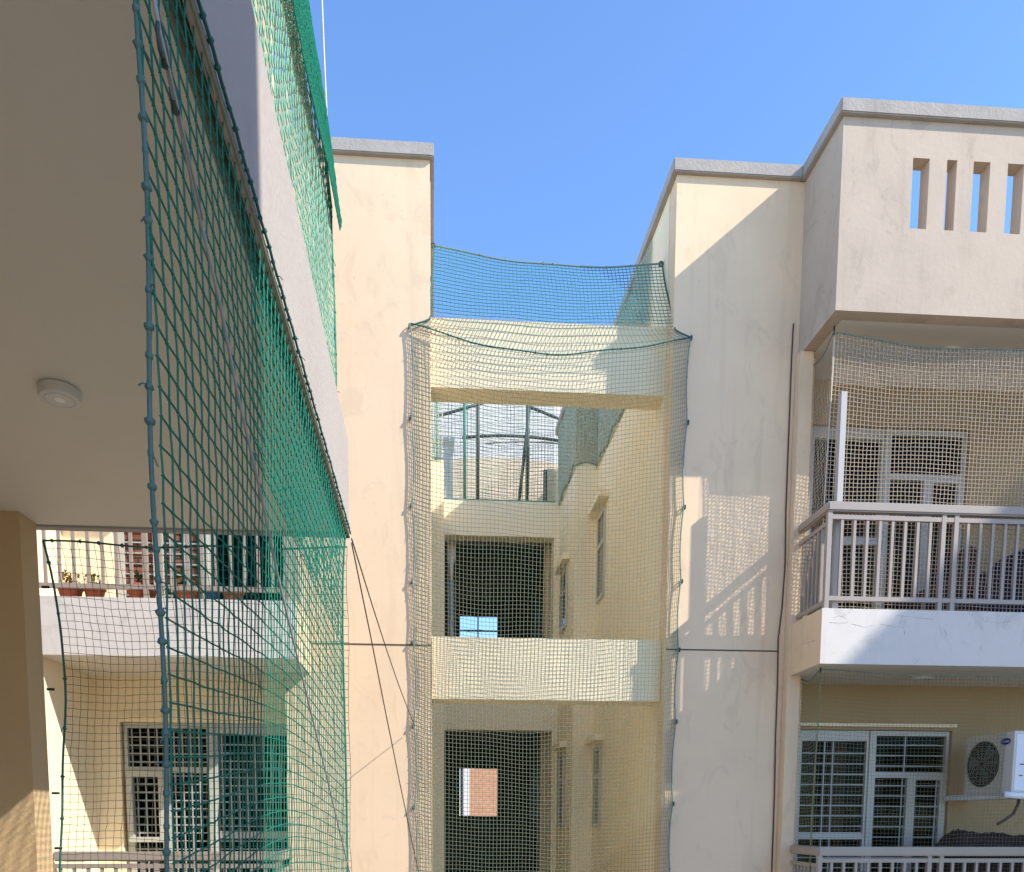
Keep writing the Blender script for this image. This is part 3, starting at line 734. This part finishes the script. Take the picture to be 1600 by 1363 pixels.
# ------------------------------------------------------------------ far buildings seen through the landing windows
fb = thing('brick_house', 'orange brick house seen through the lower landing window', 'house', (3, 31, GZ))
obj('wall', B((1.47, 9, 30, 40, GZ, 6.2)), ORANGE, fb); obj('corner_strip', B((1.22, 1.46, 29.95, 30.5, GZ, 6.2)), FARW, fb)
obj('stair_head', B((2.15, 4, 31, 34, 6.2, 7.1)), ORANGE, fb)
fw = thing('white_house', 'white house with balconies beside the orange brick house', 'house', (-2, 34, GZ))
obj('wall', B((-6, 1.0, 33, 40, GZ, 5)), FARW, fw)
for z in (-.6, 1.4, 3.4): obj('balcony', B((-6, 1.05, 32.2, 32.99, z, z + .75)), FARW, fw)
for z in (.2, 2.2): obj('window', B((-.6, .9, 32.96, 32.99, z, z + 1.1)), DARKGL, fw)

# ------------------------------------------------------------------ cables
def cable(label, pts, r, m, name='cable', parent=None):
    bm = bmesh.new(); tube(bm, pts, r, 6); o = obj(name, bm, m, None, True); return tag(o, label, 'cable')
cable('thin white cable hanging against the sky beside the left tower', [p3(500, -60, 5.2), p3(503, 0, 5.2), p3(507, 100, 5.2), p3(511, 190, 5.2), p3(516, 262, 5.2)], .006, FRAME)
a = Vector((FX + .01, 3.87, 1.34))
cable('thin cable from the near fascia corner to the side of the tower net', [a] + [a.lerp(p3(648, 1135, T - .06), t) - Vector((0, 0, .05 * math.sin(math.pi * t))) for t in (.2, .4, .6, .8, 1)], .0035, BROWNC)
cable('thin cable from the near fascia corner running down out of view', [a + Vector((0, 0, -.02))] + [a.lerp(p3(662, 1400, T - .06), t) - Vector((0, 0, .04 * math.sin(math.pi * t))) for t in (.15, .3, .5, .75, 1)], .0035, BROWNC)
pts = [p3(u, v, T - .016) for u, v in ((1240, 506), (1239, 520), (1237, 560), (1234, 640), (1231, 720), (1228, 800), (1227, 880), (1222, 950), (1216, 1000), (1215, 1070), (1212, 1150), (1210, 1250), (1206, 1363))]
cable('dark cable running down the tower beside the right balconies', pts, .0065, BROWNC)

# ------------------------------------------------------------------ corner pole on the upper right balcony
pole = thing('corner_pole', 'white square pole behind the railing corner of the upper right balcony', 'pole', (3.53, 6.72, 1.82))
obj('shaft', B((3.49, 3.54, 6.69, 6.745, 1.82, 3.63)), POLEM, pole, bevel=.004)
obj('bracket', B((3.44, 3.489, 6.70, 6.735, 2.56, 2.60)), FRAME, pole)

# ------------------------------------------------------------------ air conditioner
ac = thing('air_conditioner', 'beige outdoor air conditioner unit with round fan on the bottom right balcony wall', 'air conditioner', (5.35, 7.0, .25))
x0, x1, y0, y1, z0, z1 = 5.20, 5.52, 6.64, 7.26, .25, .80
bm = B((x0, x1, y0, y1, z0, z1)); obj('casing', bm, ACW, ac, bevel=.015)
obj('side_panel', B((x0 + .02, x1 - .01, y0 - .006, y0 - .0005, z0 + .02, z1 - .03)), ACS, ac)
fc = (x0 - .003, 7.02, .53)
bm = bmesh.new(); R_ = .215
ring = [bm.verts.new((x0 - .002, fc[1] + R_ * math.cos(a), fc[2] + R_ * math.sin(a))) for a in np.linspace(0, 2 * math.pi, 40, endpoint=False)]; bm.faces.new(ring)
obj('fan_opening', bm, FANB, ac)
fan = bmesh.new()
for k in range(3):
    a0 = k * 2.094
    q = [fan.verts.new((x0 - .004 - .004 * s, fc[1] + rr * math.cos(a0 + aa), fc[2] + rr * math.sin(a0 + aa))) for rr, aa, s in ((.04, 0, 0), (.18, -.25, 1), (.19, .45, 0), (.04, .6, 1))]
    fan.faces.new(q)
obj('fan', fan, DSTEEL, ac)
bm = bmesh.new()
for rr in np.linspace(.03, .213, 9):
    tube(bm, [(x0 - .014, fc[1] + rr * math.cos(a), fc[2] + rr * math.sin(a)) for a in np.linspace(0, 2 * math.pi, 33)], .0022, 4, False)
for a in np.linspace(0, 2 * math.pi, 12, endpoint=False): tube(bm, [(x0 - .014, fc[1] + .03 * math.cos(a), fc[2] + .03 * math.sin(a)), (x0 - .014, fc[1] + .213 * math.cos(a), fc[2] + .213 * math.sin(a))], .002, 4)
obj('fan_guard', bm, ACG, ac, True)
bm = bmesh.new(); cy_, cz_ = 6.74, .715
f0 = [bm.verts.new((x0 - .004, cy_ - .062 * math.cos(a), cz_ + .030 * math.sin(a))) for a in np.linspace(0, 2 * math.pi, 28, endpoint=False)]
bm.faces.new(f0); obj('badge', bm, ACB, ac)
def lettering(txt, size, loc, rot, m, parent):
    cu = bpy.data.curves.new('lettering', 'FONT'); cu.body = txt; cu.size = size; cu.align_x = 'CENTER'; cu.align_y = 'CENTER'; cu.extrude = .0006
    tmp = bpy.data.objects.new('lettering', cu); COL.objects.link(tmp)
    bpy.context.view_layer.update()
    me = bpy.data.meshes.new_from_object(tmp.evaluated_get(bpy.context.evaluated_depsgraph_get()))
    bpy.data.objects.remove(tmp)
    me.transform(Matrix.Translation(loc) @ rot)
    return link('lettering', me, m, parent)
ROT = Matrix(((0, 0, -1, 0), (-1, 0, 0, 0), (0, 1, 0, 0), (0, 0, 0, 1)))
lettering('Carrier', .032, (x0 - .0056, cy_, cz_), ROT, ACT, ac)
obj('vent_slot', B((x0 + .10, x0 + .17, y0 - .010, y0 - .0062, .70, .715), (x0 + .10, x0 + .24, y0 - .010, y0 - .0062, .62, .64), (x0 + .06, x0 + .10, y0 - .010, y0 - .0062, .50, .508), (x0 + .06, x0 + .09, y0 - .010, y0 - .0062, .40, .408)), FANB, ac)
obj('bracket', B((5.22, 5.25, 6.75, 7.575, .20, .2495), (5.46, 5.49, 6.75, 7.575, .20, .2495)), ACS, ac)
bm = bmesh.new(); tube(bm, [(5.12, 6.62, .235), (5.2, 6.60, .225), (5.6, 6.6, .20)], .03, 10); obj('drain_spout', bm, ACS, ac, True)
bm = bmesh.new(); tube(bm, [(5.33, 6.7, .24), (5.31, 6.68, .16), (5.25, 6.66, .06), (5.14, 6.65, -.01), (5.10, 6.65, -.03)], .013, 8); obj('hose', bm, BROWNC, ac, True)

# ------------------------------------------------------------------ things on the balconies
def heap(bm, cx, cy, z0, prof, depth, seed, n=26):
    """cloth thrown over something: prof is a list of (x, height); lumpy ridge across depth"""
    r = random.Random(seed); rows = []
    M_ = 10
    for k in range(M_ + 1):
        tt = k / M_; yy = cy + depth * (tt - .5); sh = math.sin(math.pi * tt) ** .45
        row = []
        for i in range(n + 1):
            s = i / n * (len(prof) - 1); a = int(min(s, len(prof) - 2)); fr_ = s - a
            x = prof[a][0] * (1 - fr_) + prof[a + 1][0] * fr_; h = prof[a][1] * (1 - fr_) + prof[a + 1][1] * fr_
            row.append(bm.verts.new((cx + x + r.uniform(-.006, .006), yy + r.uniform(-.01, .01), z0 + max(.0, h * sh * (1 + r.uniform(-.06, .06)) + .012 * math.sin(i * 1.3 + k)))))
        rows.append(row)
    for k in range(M_):
        for i in range(n): bm.faces.new((rows[k][i], rows[k][i + 1], rows[k + 1][i + 1], rows[k + 1][i]))
    lo = [bm.verts.new((v.co.x, v.co.y, z0)) for v in rows[0]]; hi = [bm.verts.new((v.co.x, v.co.y, z0)) for v in rows[-1]]
    for i in range(n):
        bm.faces.new((lo[i], lo[i + 1], rows[0][i + 1], rows[0][i])); bm.faces.new((rows[-1][i], rows[-1][i + 1], hi[i + 1], hi[i]))
    bmesh.ops.recalc_face_normals(bm, faces=bm.faces); return bm
ZF = 1.817
ch = thing('armchair', 'dark patterned armchair with a rounded back behind the upper right railing', 'chair', (4.95, 7.05, ZF))
bm = bmesh.new()
outl = [(4.800, ZF + .35), (4.805, ZF + .55), (4.840, ZF + .64), (4.900, ZF + .685), (4.970, ZF + .70), (5.020, ZF + .66), (5.045, ZF + .56), (5.050, ZF + .35)]
f0 = [bm.verts.new((x, 7.0, z)) for x, z in outl]; f1 = [bm.verts.new((x + .02, 7.09, z)) for x, z in outl]
bm.faces.new(f0); bm.faces.new(f1[::-1])
for i in range(len(outl)): bm.faces.new((f0[i], f0[(i + 1) % 8], f1[(i + 1) % 8], f1[i]))
bmesh.ops.recalc_face_normals(bm, faces=bm.faces); obj('backrest', bm, CANE, ch, bevel=.02)
obj('seat', B((4.70, 5.07, 6.98, 7.42, ZF + .30, ZF + .38)), CANE, ch, bevel=.02)
for x in (4.72, 5.05):
    for y in (7.0, 7.4): obj('leg', B((x - .02, x + .02, y - .02, y + .02, ZF, ZF + .299)), DUSK, ch)
tb = thing('covered_table', 'dark navy cloth thrown over furniture behind the upper right railing', 'covered furniture', (5.25, 7.2, ZF))
obj('cloth', heap(bmesh.new(), 0, 7.1, ZF, [(4.93, .02), (4.98, .22), (5.06, .36), (5.12, .46), (5.22, .53), (5.32, .60), (5.45, .66), (5.7, .68)], .45, 3), NAVY, tb, True)
hp = thing('cloth_bundle', 'dark bundle of folded cloth on a low stand beneath the air conditioner', 'cloth bundle', (5.0, 6.95, -1.05))
obj('stand', B((4.86, 5.75, 6.82, 7.15, -1.052, -.235)), DUSK, hp, bevel=.02)
obj('cloth', heap(bmesh.new(), 0, 6.98, -.234, [(4.84, .0), (4.90, .09), (4.95, .145), (5.05, .13), (5.2, .11), (5.35, .12), (5.5, .085), (5.6, .09), (5.78, .08)], .36, 5), DUSK, hp, True)
# flower pots on the upper left balcony slab
def pot(x, r, h, label, m=TERRA, plant=None, n=12):
    t = thing('flower_pot', label, 'flower pot', (x, 6.75, 1.781), 'pots on the left balcony slab')
    bm = bmesh.new(); lathe(bm, [(r * .72, 0), (r * .95, h * .8), (r * 1.06, h * .82), (r * 1.06, h), (r * .92, h), (r * .88, h * .85), (.004, h * .84)], (x, 6.75, 1.781), 24); obj('pot', bm, m, t, True)
    bm = bmesh.new(); lathe(bm, [(r * .86, h * .86), (.003, h * .9)], (x, 6.75, 1.781), 16); obj('soil', bm, SOIL, t, True)
    if plant:
        bm = bmesh.new(); rr = random.Random(int(x * 100))
        for k in range(n * 6):
            a = rr.uniform(0, 6.28); d = rr.uniform(0, r * .9); hh = h + rr.uniform(.0, .11)
            c = Vector((x + d * math.cos(a), 6.75 + d * math.sin(a), 1.781 + hh)); s = rr.uniform(.012, .026)
            e1 = Vector((rr.uniform(-1, 1), rr.uniform(-1, 1), rr.uniform(-.6, 1))).normalized(); e2 = e1.cross(Vector((.2, .5, .8))).normalized()
            bm.faces.new([bm.verts.new(c + v) for v in (-e1 * s, e2 * s * .45, e1 * s, -e2 * s * .45)])
        for k in range(n):
            a = rr.uniform(0, 6.28); d = rr.uniform(0, r)
            tube(bm, [(x, 6.75, 1.781 + h * .85), (x + d * math.cos(a), 6.75 + d * math.sin(a), 1.781 + h + .08)], .002, 4)
        obj('plant', bm, plant, t)
for (u, r, h, lab, m, pl_) in ((110, .10, .12, 'wide terracotta pot with yellowing plant, leftmost on the left slab', TERRA, DRYLEAF), (148, .085, .115, 'terracotta pot beside the leftmost one on the left balcony slab', TERRA, DRYLEAF),
        (222, .12, .125, 'broad terracotta pot in front of the brick filled window', TERRA, LEAF), (292, .11, .12, 'terracotta pot just right of the green corner rope', TERRA, LEAF),
        (331, .07, .13, 'small blue plastic pot on the left balcony slab', BLUEP, None), (364, .09, .115, 'terracotta pot right of the blue plastic pot', TERRA, None)):
    pot(onY(u, 925, 6.75)[0], r, h, lab, m, pl_)
